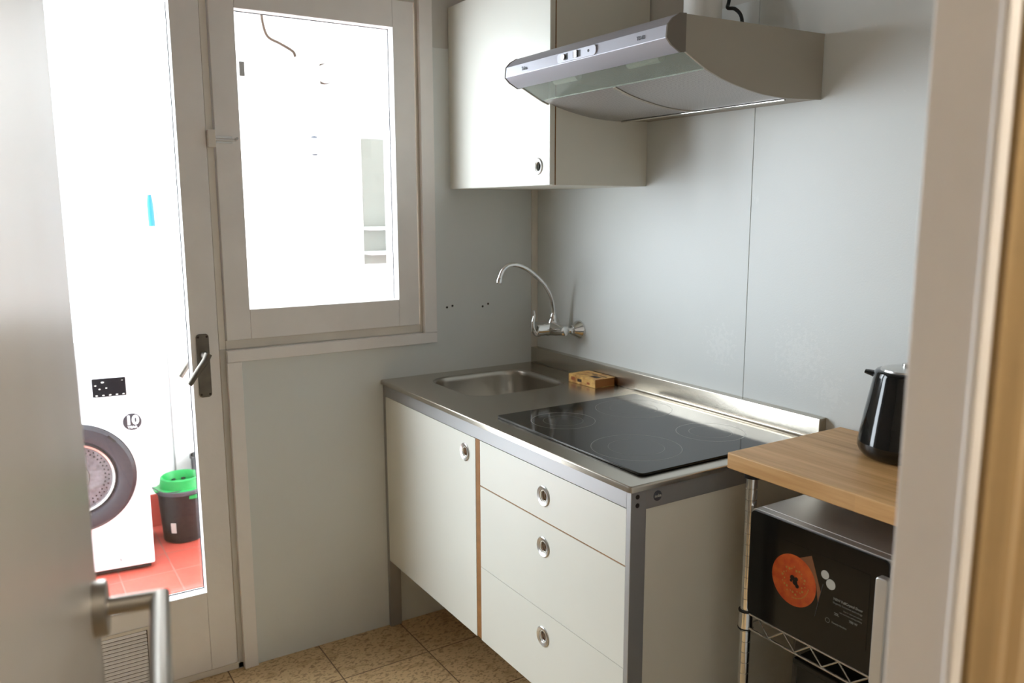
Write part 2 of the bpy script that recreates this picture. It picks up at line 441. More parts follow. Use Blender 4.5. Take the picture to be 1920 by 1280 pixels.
# surrounding trims
b = prism(B(), [(-1.148, 1.048), (-.430, 1.048), (-.430, 1.012), (-1.148, 1.012)], 'x', -.004, .014)
struct('trim_7', b, 'paint', .002)
struct('trim_8', bx((-.004, -.478, 1.0485), (.014, -.430, 2.20)), 'paint', .002)
struct('trim_9', bx((-.004, -1.1495, 0), (.014, -1.106, 1.0115)), 'paint', .002)
# catch
k = obj('window_catch', bx((-.008, -1.166, 1.655), (.016, -1.145, 1.705)), 'paint2', w, .002)
b = B(); cyl(b, (.008, -1.15, 1.677), (.008, -1.085, 1.677), .0045, seg=12); box(b, (.0, -1.142, 1.668), (.005, -1.095, 1.688))
cyl(b, (.008, -1.088, 1.677), (.02, -1.084, 1.682), .004, seg=10)
obj('catch_bolt', b, 'ring', k)
# old screw holes in the cladding
b = B()
for yy, zz in ((-.384, 1.131), (-.362, 1.135), (-.238, 1.125), (-.215, 1.133)):
    cyl(b, (.0004, yy, zz), (.0012, yy, zz), .004, seg=12)
struct('trim_10', b, 'dark')

# ------------------------------------------------------------------ door 1: glazed patio door
d = thing('door_1', None, None, (0, -1.55, 0), kind='structure')
dy0, dy1, dz0, dz1 = -1.905, -1.1685, .024, 2.141; gy0, gy1, gz0, gz1 = -1.83, -1.2495, .287, 2.056
b = B()
box(b, (-.050, dy0, dz0), (0, gy0, dz1)); box(b, (-.050, gy1, dz0), (0, dy1, dz1))
box(b, (-.050, gy0, dz0), (0, gy1, gz0)); box(b, (-.050, gy0, gz1), (0, gy1, dz1))
obj('door_leaf', b, 'paint', d, .0025)
obj('door_pane', bx((-.045, gy0-.006, gz0-.006), (-.041, gy1+.006, gz1+.006)), 'glass', d)
b = B(); box(b, (-.041, gy1-.002, gz0), (-.038, gy1, gz1)); box(b, (-.041, gy0, gz0), (-.038, gy1, gz0+.002))
obj('glazing_seal', b, 'print_grey', d)
b = B(); box(b, (-.07, -1.93, 0), (-.008, -1.906, 2.165)); box(b, (-.07, -1.93, 2.143), (-.008, -1.166, 2.165))
box(b, (-.07, -1.93, 0), (-.004, -1.149, .022)); box(b, (-.07, -1.167, .022), (-.006, -1.149, 1.05))
obj('door_frame', b, 'paint2', d, .002)
# handle plate and levers
pl = obj('handle_plate', prism(B(), rrect(-1.234, .912, -1.197, 1.106, .010, 5), 'x', 0.0002, .004), 'bronze', d, .001)
b = B()
for yy in (-1.228, -1.203):
    for zz in (.921, 1.097): cyl(b, (.004, yy, zz), (.0052, yy, zz), .0032, seg=12)
obj('plate_screw', b, 'dark', pl)
def lever(sx):
    bb = B(); x1 = .038*sx; xb = .002 if sx > 0 else -.052
    cyl(bb, (xb, -1.213, 1.043), (xb+x1, -1.213, 1.043), .0115, .0095, seg=24)
    pts = smoothpath([(xb+x1, -1.209, 1.050), (xb+x1*1.08, -1.220, 1.030), (xb+x1*1.1, -1.245, .997), (xb+x1*1.1, -1.268, .964)], 6)
    n = len(pts); tube(bb, pts, [.0135-.004*i/(n-1) for i in range(n)], 16, .8)
    return bb
obj('lever_handle', lever(1), 'bronze', d)
obj('lever_handle', lever(-1), 'bronze', d, label='outside lever handle')
# vent grille in the bottom rail
gv = obj('vent_grille', prism(B(), [(-1.72, .028), (-1.417, .028), (-1.417, .226), (-1.72, .226)], 'x', .0002, .004), 'paint2', d, .001)
b = B()
for i in range(15):
    zz = .044+i*.0118
    prism(b, [(.004, zz), (.0085, zz-.002), (.0085, zz+.001), (.004, zz+.0062)], 'y', -1.705, -1.432)
obj('vent_louvre', b, 'paint', gv, kind='stuff')
b = B(); prism(b, [(-1.708, .038), (-1.429, .038), (-1.429, .216), (-1.708, .216)], 'x', .004, .0043)
obj('vent_slot', b, 'tan', gv)

# ------------------------------------------------------------------ door 2: near interior door, standing open
d2 = thing('door_2', None, None, (2.228, -1.768, 0), rotz=math.radians(170.7), kind='structure')
Wd = .627
obj('door_leaf', bx((0, 0, .008), (Wd, .04, 2.05)), 'doorpaint', d2, .003, local=True)
def near_handle(sy, y):
    bb = B(); zr = 1.072; xr = Wd-.055
    lathe(bb, (xr, y, zr), (0, sy, 0), [(.0285, 0), (.0285, .012), (.0272, .0135), (.012, .0135)], 48)
    return bb
rz = obj('handle_rose', near_handle(-1, 0), 'nickel', d2, local=True)
b = B(); zr = 1.072; xr = Wd-.055
tube(b, [(xr, -.010, zr), (xr, -.0625, zr), (xr-.19, -.0625, zr)], .0098, 32)
lathe(b, (xr, -.009, zr), (0, -1, 0), [(.0125, 0), (.0125, .004)], 32)
obj('lever_handle', b, 'nickel', d2, local=True)
r2 = obj('handle_rose', near_handle(1, .04), 'nickel', d2, local=True)
b = tube(B(), [(xr, .05, zr), (xr, .105, zr), (xr-.15, .105, zr)], .0098, 24)
obj('lever_handle', b, 'nickel', d2, local=True)
b = B()
for zz in (.25, 1.05, 1.85): cyl(b, (-.004, .045, zz-.045), (-.004, .045, zz+.045), .006, seg=16)
obj('hinge', b, 'nickel', d2, local=True)

# ------------------------------------------------------------------ base cabinet
DY = -.6368; L = 1.2955
cab = thing('base_cabinet', 'white and aluminium base cabinet with one door and three drawers under the steel worktop', 'cabinet', (.648, -.32, 0))
def post(x0, x1, y0, y1, z0=.0):
    return bx((x0, y0, z0), (x1, y1, .886))
for a in ((.001, .0165, DY, DY+.043), (1.280, L, DY, DY+.043), (.001, .0165, -.075, -.032), (1.280, L, -.075, -.032)):
    obj('frame_post', post(*a), 'alu', cab, .0015)
obj('front_rail', bx((.0165, DY+.0005, .8455), (1.280, DY+.02, .886)), 'alu', cab, .001)
obj('side_rail', bx((1.288, DY+.043, .840), (L, -.075, .886)), 'alu', cab, .001)
obj('side_rail', bx((.001, DY+.043, .840), (.009, -.075, .886)), 'alu', cab, .001)
obj('side_panel', bx((1.281, DY+.043, .235), (L-.004, -.075, .840)), 'cabside', cab, .001)
obj('side_panel', bx((.004, DY+.043, .235), (.015, -.075, .840)), 'cabside', cab, .001)
obj('bottom_panel', bx((.0165, DY+.022, .238), (1.280, -.04, .254)), 'cabside', cab, .001)
obj('back_panel', bx((.0165, -.052, .254), (1.280, -.04, .84)), 'cabside', cab, .001)
obj('divider', bx((.6335, DY+.002, .254), (.6575, -.055, .8445)), 'edge', cab, .0008, label='brown wooden divider edge')
def ring(bm, x, z, y, R=.0262):
    lathe(bm, (x, y, z), (0, -1, 0), [(R, -.001), (R, .0018), (R-.002, .0032), (.0165, .0015), (.0125, -.004), (.0125, -.009)], 48, caps=False)
def hole(bm, x, z, y):
    lathe(bm, (x, y, z), (0, -1, 0), [(0, .0001), (.0128, .0001)], 32, caps=False)
def front_with_hole(x0, x1, z0, z1, hx, hz, y0, y1, r=.0132):
    """board with a round finger hole"""
    bm = B()
    n = 32
    for y, flip in ((y0, 0), (y1, 1)):
        outer = [bm.verts.new((x, y, z)) for x, z in ((x0, z0), (x1, z0), (x1, z1), (x0, z1))]
        inner = [bm.verts.new((hx+r*math.cos(2*PI*i/n), y, hz+r*math.sin(2*PI*i/n))) for i in range(n)]
        es = [bm.edges.new((outer[i], outer[(i+1) % 4])) for i in range(4)]+[bm.edges.new((inner[i], inner[(i+1) % n])) for i in range(n)]
        bmesh.ops.triangle_fill(bm, edges=es, use_beauty=True)
        if y == y0: o0, i0 = outer, inner
        else: o1, i1 = outer, inner
    for i in range(4): bm.faces.new((o0[i], o0[(i+1) % 4], o1[(i+1) % 4], o1[i]))
    for i in range(n): bm.faces.new((i0[i], i0[(i+1) % n], i1[(i+1) % n], i1[i]))
    return bm
def front(name, x0, x1, z0, z1, hx, hz, parent, y0=DY+.0015, th=.016, label=None):
    p = obj(name, front_with_hole(x0, x1, z0, z1, hx, hz, y0, y0+th), 'white', parent)
    r = B(); ring(r, hx, hz, y0); obj('ring_pull', r, 'ring', p, label='brushed steel ring finger pull')
    r = B(); lathe(r, (hx, y0+.0125, hz), (0, -1, 0), [(0, 0), (.014, 0)], 24, caps=False)
    box(r, (x0+.002, y0+th, z0+.002), (x1-.002, y0+th+.001, z1-.002)); obj('back_face', r, 'edge', p)
    return p
front('door', .018, .632, .2515, .8435, .573, .790, cab)
front('drawer', .6585, 1.2785, .7155, .8435, .968, .778, cab)
front('drawer', .6585, 1.2785, .4755, .7115, .968, .646, cab)
front('drawer', .6585, 1.2785, .2515, .4740, .968, .407, cab)
b = B(); box(b, (.6585, DY+.0035, .7115), (1.2785, DY+.018, .7155)); obj('drawer_edging', b, 'edge', cab)
b = B()
for zz in (.872, .853): cyl(b, (L, -.6195, zz), (L+.0008, -.6195, zz), .0052, seg=20)
obj('bolt_hole', b, 'dark', cab)
b = B(); lathe(b, (L, -.563, .8645), (1, 0, 0), [(.0115, 0), (.0115, .0012), (.0105, .0018), (0, .0018)], 36)
# squash the badge a little so it reads as the small oval plate
bd = obj('maker_badge', b, 'print_grey', cab, label='small dark oval badge')
text('badge_lettering', 'noba', .0095, (L+.002, -.563, .8648), SIDE, 'print_white', bd, 'CENTER', bold=.0002)

# ------------------------------------------------------------------ worktop with bowl
wt = thing('steel_worktop', 'stainless steel worktop with a pressed sink bowl and low splashback', 'worktop', (.648, -.32, .886))
bm = B(); zt, zb = .9, .8865
X0, X1, Y0, Y1 = .0015, L+.004, DY-.005, -.028
hole_l = rrect(.075, -.515, .415, -.135, .085, 8)
def ringv(pts, z): return [bm.verts.new((p[0], p[1], z)) for p in pts]
outer = rrect(X0, Y0, X1, Y1, .004, 2)
vo = ringv(outer, zt); vi = ringv(hole_l, zt)
es = [bm.edges.new((vo[i], vo[(i+1) % len(vo)])) for i in range(len(vo))]+[bm.edges.new((vi[i], vi[(i+1) % len(vi)])) for i in range(len(vi))]
bmesh.ops.triangle_fill(bm, edges=es, use_beauty=True)
def grow(e): return rrect(X0-e, Y0-e, X1+e, Y1, .004+e, 2)
prev = ringv(outer, zt)
for e, z in ((.0012, .8996), (.0026, .8985), (.0036, .897), (.004, .895), (.004, zb)):
    cur = ringv(grow(e), z)
    for i in range(len(cur)): bm.faces.new((prev[i], prev[(i+1) % len(cur)], cur[(i+1) % len(cur)], cur[i]))
    prev = cur
obj('worktop_sheet', bm, 'steel', wt, angle=50)
bm = B(); prev = None
for e, z in ((0, .9), (.003, .8992), (.006, .897), (.009, .892), (.010, .88), (.014, .80), (.022, .775), (.04, .762), (.07, .757), (.11, .754)):
    cur = [bm.verts.new((p[0], p[1], z)) for p in rrect(.075+e, -.515+e, .415-e, -.135-e, max(.085-e*.6, .02), 8)]
    if prev: 
        for i in range(len(cur)): bm.faces.new((prev[i], prev[(i+1) % len(cur)], cur[(i+1) % len(cur)], cur[i]))
    prev = cur
bm.faces.new(prev)
bowl = obj('sink_bowl', bm, 'steelbowl', wt, angle=60)
b = B(); lathe(b, (.245, -.325, .7545), (0, 0, 1), [(.042, 0), (.040, .003), (.03, .001), (.0, .0005)], 32); obj('drain_strainer', b, 'chrome', bowl)
b = prism(B(), [(-.0275, .9), (-.0275, .9535), (-.0265, .957), (-.001, .9575), (-.001, .9)], 'x', .0015, L-.002)
obj('splashback', b, 'steel', wt, .001)
b = prism(B(), [(-.040, .9002), (-.034, .901), (-.0295, .9035), (-.0276, .907), (-.0276, .9002)], 'x', .60, L-.002)
obj('splashback_fold', b, 'steel', wt)

# ------------------------------------------------------------------ ceramic hob
hb = thing('ceramic_hob', 'black glass ceramic hob with four faint ring zones set in the worktop', 'hob', (.957, -.327, .9005))
obj('hob_glass', prism(B(), rrect(.653, -.580, 1.262, -.075, .012, 5), 'z', .9006, .9062), 'cooktop', hb, .0018)
for cx, cy, r in ((.80, -.455, .088), (1.10, -.455, .110), (.80, -.205, .110), (1.10, -.205, .088)):
    b = B()
    lathe(b, (cx, cy, .9063), (0, 0, 1), [(r, 0), (r-.0018, 0)], 64, caps=False)
    lathe(b, (cx, cy, .9063), (0, 0, 1), [(r*.62, 0), (r*.62-.0008, 0)], 64, caps=False)
    obj('cooking_zone', b, 'zone', hb)

# ------------------------------------------------------------------ tap
tp = thing('wall_tap', 'chrome wall mounted mixer tap with a high curved spout above the sink', 'tap', (.2, 0, 1.055))
for xx in (.268, .116):
    b = B(); lathe(b, (xx, -.0005, 1.053), (0, -1, 0), [(.034, 0), (.034, .003), (.031, .008), (.020, .024), (.017, .032), (.0125, .033), (.0125, .036)], 40)
    f = obj('wall_flange', b, 'chrome', tp)
    b = B(); xi = xx-.006 if xx > .2 else xx+.006
    tube(b, smoothpath([(xx, -.030, 1.053), (xx, -.040, 1.053), (xi, -.052, 1.055), (xi, -.066, 1.055)], 4), .0105, 20)
    lathe(b, (xi, -.050, 1.055), (0, -1, 0), [(.0155, 0), (.0165, .003), (.0165, .012), (.0155, .014)], 6)
    obj('inlet_connector', b, 'chrome', tp)
b = B()
lathe(b, (.105, -.072, 1.055), (1, 0, 0), [(.010, 0), (.0165, .004), (.0175, .02), (.0205, .045), (.0235, .07), (.0255, .0925), (.0235, .115), (.0205, .14), (.0175, .163), (.0165, .176), (.010, .18)], 36)
lathe(b, (.198, -.066, 1.06), (0, 0, 1), [(.021, 0), (.0205, .018), (.016, .026), (.0145, .03)], 32)
obj('tap_body', b, 'chrome', tp)
b = B()
lathe(b, (.198, -.072, 1.054), (0, -1, 0), [(.0235, 0), (.0235, .020), (.022, .024), (.0215, .060), (.020, .066)], 36)
lv = obj('lever_hub', b, 'chrome', tp)
b = B()
pts = smoothpath([(.198, -.112, 1.046), (.198, -.134, 1.041), (.198, -.149, 1.058), (.198, -.151, 1.084), (.198, -.146, 1.104), (.198, -.148, 1.124)], 6)
n = len(pts); tube(b, pts, [.0165-.012*(i/(n-1))**.7 for i in range(n)], 20, .8); obj('lever_handle', b, 'chrome', tp)
b = B()
pts = smoothpath([(.2, -.064, 1.083), (.2, -.065, 1.12), (.2, -.074, 1.162), (.2, -.095, 1.200), (.2, -.13, 1.236), (.2, -.175, 1.268), (.2, -.215, 1.284),
                  (.2, -.248, 1.286), (.2, -.272, 1.272), (.2, -.284, 1.252), (.2, -.289, 1.232)], 6)
tube(b, pts, .0078, 20)
lathe(b, (.199, -.064, 1.088), (0, 0, 1), [(.0135, 0), (.0135, .012), (.0095, .022), (.008, .024)], 28)
obj('spout', b, 'chrome', tp)
b = B(); lathe(b, (.2, -.2865, 1.2445), (.0, -.22, -1), [(.0095, 0), (.0105, .002), (.0105, .018), (.0085, .02)], 28); obj('aerator', b, 'chrome', tp)

# ------------------------------------------------------------------ book on the worktop
bk = thing('paperback_book', 'small yellow-brown paperback lying on the worktop against the splashback', 'book', (.42, -.075, .9))
def quad(c, a, s, z0, z1):
    # rotated slab helper: corner c, length vec a, width s
    pass
A = Vector((.372, -.122, 0)); U = Vector((.138, .004, 0)); V = Vector((-.003, .086, 0))
def slab(bm, u0, u1, v0, v1, z0, z1):
    P = [A+U*u+V*v for u, v in ((u0, v0), (u1, v0), (u1, v1), (u0, v1))]
    lo = [bm.verts.new((p.x, p.y, z0)) for p in P]; hi = [bm.verts.new((p.x, p.y, z1)) for p in P]
    bm.faces.new(lo[::-1]); bm.faces.new(hi)
    for i in range(4): bm.faces.new((lo[i], lo[(i+1) % 4], hi[(i+1) % 4], hi[i]))
b = B(); slab(b, 0, 1, 0, 1, .9002, .9014); slab(b, 0, 1, 0, 1, .9266, .928); slab(b, 0, 1, 0, .03, .9014, .9266); obj('cover', b, 'cover', bk, .0006)
b = B(); slab(b, .006, .994, .03, .96, .9015, .9265); obj('page_block', b, 'paper', bk)
b = B(); slab(b, .60, .86, .25, .50, .9281, .9285); slab(b, .42, .60, .62, .70, .9281, .9285); slab(b, .68, .93, .62, .70, .9281, .9285)
slab(b, .34, .50, -.004, .0, .908, .918); obj('cover_print', b, 'print_dark', bk)
b = B(); slab(b, .10, .24, -.004, .0, .909, .920); slab(b, .70, .80, -.004, .0, .907, .914); obj('cover_print', b, 'print_red', bk)

# ------------------------------------------------------------------ wall cabinet
CY = -.3641
wc = thing('wall_cabinet', 'white wall cupboard with a single door above the sink', 'cupboard', (.3, -.18, 1.5416))
b = B()
box(b, (.0015, CY+.021, 1.5416), (.0175, -.0005, 2.14)); box(b, (.0175, CY+.021, 1.5416), (.585, -.0005, 1.5576))
box(b, (.0175, CY+.021, 2.124), (.585, -.0005, 2.14)); box(b, (.0175, -.006, 1.5576), (.585, -.0005, 2.124))
obj('carcass', b, 'cabside', wc, .0008)
obj('side_panel', bx((.585, CY+.021, 1.5416), (.601, -.0005, 2.14)), 'cabside', wc, .0008)
obj('edge_strip', bx((.585, CY+.019, 1.5420), (.6008, CY+.021, 2.1396)), 'edge', wc)
b = front_with_hole(.0015, .5995, 1.5425, 2.139, .542, 1.596, CY, CY+.018)
dr = obj('door', b, 'white', wc)
b = B(); ring(b, .542, 1.596, CY, .024); obj('ring_pull', b, 'ring', dr)
b = B(); lathe(b, (.542, CY+.012, 1.596), (0, -1, 0), [(0, 0), (.0135, 0)], 24, caps=False); obj('hole_backing', b, 'black', dr)
obj('edge_strip', bx((.600, CY+.001, 1.543), (.6012, CY+.017, 2.1385)), 'cabside', dr)

# ------------------------------------------------------------------ cooker hood
HX0, HX1 = .588, 1.225
hd = thing('cooker_hood', 'grey cooker hood with a curved underside and silver front above the hob', 'cooker hood', (.906, -.25, 1.73))
under = [(-.453, 1.803), (-.418, 1.786), (-.382, 1.7695), (-.34, 1.756), (-.30, 1.7465), (-.254, 1.738), (-.21, 1.732), (-.16, 1.729), (-.126, 1.7285), (-.06, 1.731), (-.0005, 1.7335)]
prof = [(-.0005, 1.886), (-.453, 1.879)]+under
for xa in (HX0, HX1-.006):
    obj('side_cheek', prism(B(), prof, 'x', xa, xa+.006), 'hoodgrey', hd, .001)
b = B()
box(b, (HX0+.006, -.453, 1.872), (HX1-.006, -.0005, 1.8785)); box(b, (HX0+.006, -.006, 1.735), (HX1-.006, -.0005, 1.872))
prism(b, [(-.104, 1.7315), (-.0065, 1.7355), (-.0065, 1.738), (-.104, 1.734)], 'x', HX0+.006, HX1-.006)
box(b, (HX0+.006, -.453, 1.806), (HX1-.006, -.447, 1.872))
obj('hood_shell', b, 'hoodgrey', hd, .0006)
fp = [(-.453, 1.8795), (-.470, 1.878), (-.490, 1.866), (-.5035, 1.852), (-.5060, 1.826), (-.492, 1.8135), (-.466, 1.8005), (-.453, 1.8035)]
fr = obj('front_panel', prism(B(), fp, 'x', HX0+.004, HX1-.004), 'hoodsilver', hd, .0012, angle=20)
fpo = [(-.452, 1.8805), (-.470, 1.8792), (-.491, 1.867), (-.5045, 1.8525), (-.507, 1.8255), (-.493, 1.8125), (-.466, 1.7992), (-.452, 1.8022)]
for xa in (HX0-.0008, HX1-.0042): obj('end_cap', prism(B(), fpo, 'x', xa, xa+.005), 'endcap', hd, .0008)
# control plate: follows the slightly leaning front band
def fy(z): return -.5035-(1.852-z)/(.026)*.0025
b = prism(B(), rrect(.836, 1.8275, .990, 1.8505, .009, 6), 'y', -.5085, -.5045)
cp = obj('control_plate', b, 'hoodsilver', hd, .0008)
for cx, r in ((.866, .0075),):
    b = B(); lathe(b, (cx, -.5085, 1.839), (0, -1, 0), [(r, 0), (r, .004), (r-.001, .005), (0, .005)], 24); obj('rotary_knob', b, 'ring', cp)
b = B(); box(b, (.874, -.5092, 1.832), (.880, -.5084, 1.847)); box(b, (.902, -.5092, 1.832), (.908, -.5084, 1.847)); box(b, (.922, -.5092, 1.832), (.931, -.5084, 1.847))
lathe(b, (.962, -.5084, 1.840), (0, -1, 0), [(.0032, 0), (.0032, .0008), (0, .0008)], 16); obj('control_mark', b, 'black', cp)
b = bx((.909, -.5125, 1.831), (.921, -.5085, 1.848)); obj('slider_switch', b, 'ring', cp, .001)
text('hood_lettering', 'Teka', .013, (.672, -.5063, 1.8385), FRONT, 'print_grey', fr, 'LEFT', bold=.0002)
text('hood_lettering', 'TL-62', .011, (1.130, -.5063, 1.838), FRONT, 'print_grey', fr, 'LEFT', bold=.0002)
# filters
def strip(x0, x1, ys, inset, th, name, m):
    pts = []
    import bisect
    def uz(y):
        for (ya, za), (yb, zb_) in zip(under, under[1:]):
            if ya <= y <= yb: return za+(zb_-za)*(y-ya)/(yb-ya)
        return under[-1][1]
    lo = [(y, uz(y)+inset) for y in ys]; hi = [(y, uz(y)+inset+th) for y in reversed(ys)]
    return obj(name, prism(B(), lo+hi, 'x', x0, x1), m, hd, angle=50)
ys = [-.385, -.365, -.34, -.32, -.30, -.277, -.254, -.23, -.21, -.185, -.16, -.14, -.126, -.112]
strip(HX0+.0075, .902, ys, .0025, .003, 'grease_filter', 'filter')
strip(.914, HX1-.0075, ys, .0025, .003, 'grease_filter', 'filter')
strip(.9025, .9135, ys, .0005, .005, 'filter_divider', 'hoodgrey')
b = B(); cyl(b, (HX0+.02, -.108, 1.7288), (HX1-.02, -.108, 1.7288), .0030, seg=12); obj('filter_rail', b, 'chrome', hd)
ysv = [-.452, -.436, -.418, -.40, -.386]
strip(HX0+.0065, HX1-.0065, ysv, .0015, .002, 'lamp_lens', 'visor')
b = B(); 
cyl(b, (.70, -.415, 1.812), (.80, -.415, 1.812), .011, seg=20); cyl(b, (1.00, -.415, 1.812), (1.11, -.415, 1.812), .011, seg=20)
obj('hood_lamp', b, 'plastic', hd)
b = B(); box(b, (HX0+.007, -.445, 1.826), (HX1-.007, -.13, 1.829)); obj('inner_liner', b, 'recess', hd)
b = B(); lathe(b, (.953, -.135, 1.879), (0, 0, 1), [(.062, 0), (.062, .012), (.052, .016), (.052, .03)], 40); obj('duct_collar', b, 'hoodgrey', hd)
b = B(); lathe(b, (.953, -.135, 1.9105), (0, 0, 1), [(.0485, 0), (.0485, .70)], 48)
tag(obj('extract_duct', b, 'plastic'), 'white round extractor duct rising from the top of the cooker hood', 'duct')
b = tube(B(), smoothpath([(.99, -.065, 2.10), (.995, -.085, 2.00), (1.005, -.10, 1.976), (1.030, -.10, 1.968), (1.052, -.10, 1.945), (1.058, -.10, 1.90), (1.058, -.10, 1.8855)], 6), .0045, 10)
tag(obj('hood_cable', b, 'rubber'), 'black cable curving into the top of the cooker hood', 'cable')

# ------------------------------------------------------------------ trolley
TZ = .947; TX0, TX1, TY0, TY1 = 1.342, 1.985, -.404, -.012
tr = thing('kitchen_trolley', 'chrome wire trolley with a thick beech top standing beside the base cabinet', 'trolley', (1.66, -.2, 0))
obj('wooden_top', bx((TX0, TY0, TZ-.036), (TX1, TY1, TZ)), 'wood', tr, .003, 3)
SZ = .588
for px, py in ((1.387, -.372), (1.94, -.372), (1.387, -.045), (1.94, -.045)):
    b = B(); prof = [(.0125, .02)]
    z = .03
    while z < .895:
        prof += [(.0125, z), (.0113, z+.0008), (.0113, z+.0022), (.0125, z+.003)]; z += .0255
    prof += [(.0125, .898)]
    lathe(b, (px, py, 0), (0, 0, 1), prof, 24); po = obj('trolley_post', b, 'chrome', tr)
    b = B(); lathe(b, (px, py, .8965), (0, 0, 1), [(.0175, 0), (.0175, .014)], 24); obj('post_cap', b, 'black', po)
    b = B(); lathe(b, (px, py, 0), (0, 0, 1), [(.016, 0), (.016, .006), (.0125, .02)], 24); obj('levelling_foot', b, 'black', po)
    for s in (SZ, .14):
        b = B(); lathe(b, (px, py, s-.042), (0, 0, 1), [(.0165, 0), (.0150, .042)], 24, caps=True); sl = obj('shelf_sleeve', b, 'chrome', po)
        b = B()
        for zz in (s-.043, s-.002): lathe(b, (px, py, zz), (0, 0, 1), [(.0172, 0), (.0172, .003)], 24)
        obj('sleeve_band', b, 'black', sl)
def wire_shelf(z):
    b = B(); x0, x1, y0, y1 = 1.387, 1.94, -.378, -.04
    for zz in (z-.002, z-.036):
        for yy in (y0, y1): cyl(b, (x0+.014, yy, zz), (x1-.014, yy, zz), .0026, seg=8)
        for xx in (x0, x1): cyl(b, (xx, y0+.02, zz), (xx, y1-.02, zz), .0026, seg=8)
    for yy in (y0, y1):
        n = 7; st = (x1-x0-.08)/n
        for i in range(n):
            xa = x0+.04+i*st
            cyl(b, (xa, yy, z-.004), (xa+st*.45, yy, z-.034), .0019, seg=6); cyl(b, (xa+st*.45, yy, z-.034), (xa+st, yy, z-.004), .0019, seg=6)
    for xx in (x0, x1):
        for i in range(4):
            ya = y0+.03+i*.07; cyl(b, (xx, ya, z-.004), (xx, ya+.035, z-.034), .0019, seg=6); cyl(b, (xx, ya+.035, z-.034), (xx, ya+.07, z-.004), .0019, seg=6)
    for i in range(22):
        xx = x0+.02+i*(x1-x0-.04)/21; cyl(b, (xx, y0, z+.001), (xx, y1, z+.001), .0016, seg=6)
    return obj('wire_shelf', b, 'chrome', tr)
wire_shelf(SZ); wire_shelf(.14)

# ------------------------------------------------------------------ microwave
mw = thing('microwave_oven', 'silver microwave with a black glass door on the wire shelf under the wooden top', 'microwave', (1.66, -.22, .592))
MX0, MX1, MZ0, MZ1 = 1.412, 1.915, .600, .838; MY = -.398
b = prism(B(), rrect(MX0+.002, MZ0+.002, MX1, MZ1+.004, .010, 5), 'y', MY+.024, -.03)
obj('oven_casing', b, 'micro', mw, .001)
b = prism(B(), rrect(MX0-.003, MZ0-.002, MX1+.003, MZ1+.003, .014, 5), 'y', MY+.004, MY+.026)
obj('front_surround', b, 'micro', mw, .001)
dg = obj('oven_door', prism(B(), rrect(MX0, MZ0+.001, 1.735, MZ1, .012, 5), 'y', MY-.001, MY+.0045), 'darkglass', mw, .001)
b = prism(B(), rrect(1.738, MZ0+.002, MX1, MZ1-.001, .008, 5), 'y', MY-.001, MY+.0045); cpn = obj('control_panel', b, 'micro', mw, .001)
b = prism(B(), rrect(1.727, MZ0+.004, 1.752, MZ1-.022, .006, 5), 'y', MY-.030, MY-.012); box(b, (1.732, MY-.014, MZ0+.02), (1.746, MY, MZ0+.035)); box(b, (1.732, MY-.014, MZ1-.055), (1.746, MY, MZ1-.04))
obj('door_handle', b, 'micro', mw, .003, label='silver vertical door handle')
for zz in (.70, .76):
    b = B(); lathe(b, (1.83, MY-.001, zz), (0, -1, 0), [(.02, 0), (.018, .014), (0, .014)], 28); obj('control_dial', b, 'ring', cpn)
b = B(); 
for xx in (MX0+.03, MX1-.03):
    for yy in (-.34, -.08): cyl(b, (xx, yy, .5905), (xx, yy, .602), .011, seg=16)
obj('oven_foot', b, 'black', mw)
st = obj('door_sticker', prism(B(), rrect(1.50, .645, 1.70, .800, .004, 3), 'y', MY-.0016, MY-.001), 'darkglass', dg)
b = B(); lathe(b, (1.530, MY-.0017, .722), (0, -1, 0), [(.0545, 0), (.0545, .0004), (0, .0004)], 64); obj('printed_disc', b, 'orange', dg, label='printed orange disc')
b = B(); R0 = .026
for i in range(26):
    a = 2*PI*i/26+.1; rr = R0+.0035*math.sin(i*2.3)
    lathe(b, (1.530+rr*math.cos(a), MY-.0021, .722+rr*math.sin(a)), (0, -1, 0), [(.0018+.0008*math.sin(i*1.7), 0), (.0015, .0004)], 8)
for i in range(14):
    a = -1.6+i*.11; rr = .037
    lathe(b, (1.530+rr*math.cos(a), MY-.0021, .722+rr*math.sin(a)), (0, -1, 0), [(.0013, 0), (.0012, .0004)], 8)
obj('printed_garnish', b, 'gold', dg)
b = B()
for x_, z_, r_ in ((1.527, .727, .0055), (1.534, .719, .0060), (1.5365, .727, .0042), (1.5395, .713, .0045), (1.524, .720, .003)):
    lathe(b, (x_, MY-.0021, z_), (0, -1, 0), [(r_, 0), (r_, .0005), (0, .0005)], 14)
obj('printed_leaf', b, 'dark', dg)
b = prism(B(), [(1.540, .7745), (1.570, .790), (1.596, .722), (1.590, .700), (1.584, .735), (1.566, .762)], 'y', MY-.0020, MY-.0016); obj('printed_panel', b, 'tri', dg)
b = B(); lathe(b, (1.603, MY-.0017, .763), (0, -1, 0), [(.009, 0), (.009, .0005), (0, .0005)], 20); lathe(b, (1.617, MY-.0017, .748), (0, -1, 0), [(.0105, 0), (.0105, .0005), (0, .0005)], 20)
obj('printed_highlight', b, 'print_white', dg)
b = B(); tube(b, [(1.600, MY-.002, .742), (1.592, MY-.002, .705), (1.585, MY-.002, .668)], .0006, 6); obj('printed_line', b, 'print_grey', dg)
M['print_dim'] = mat('dim_print', srgb(120, 118, 110), .5)
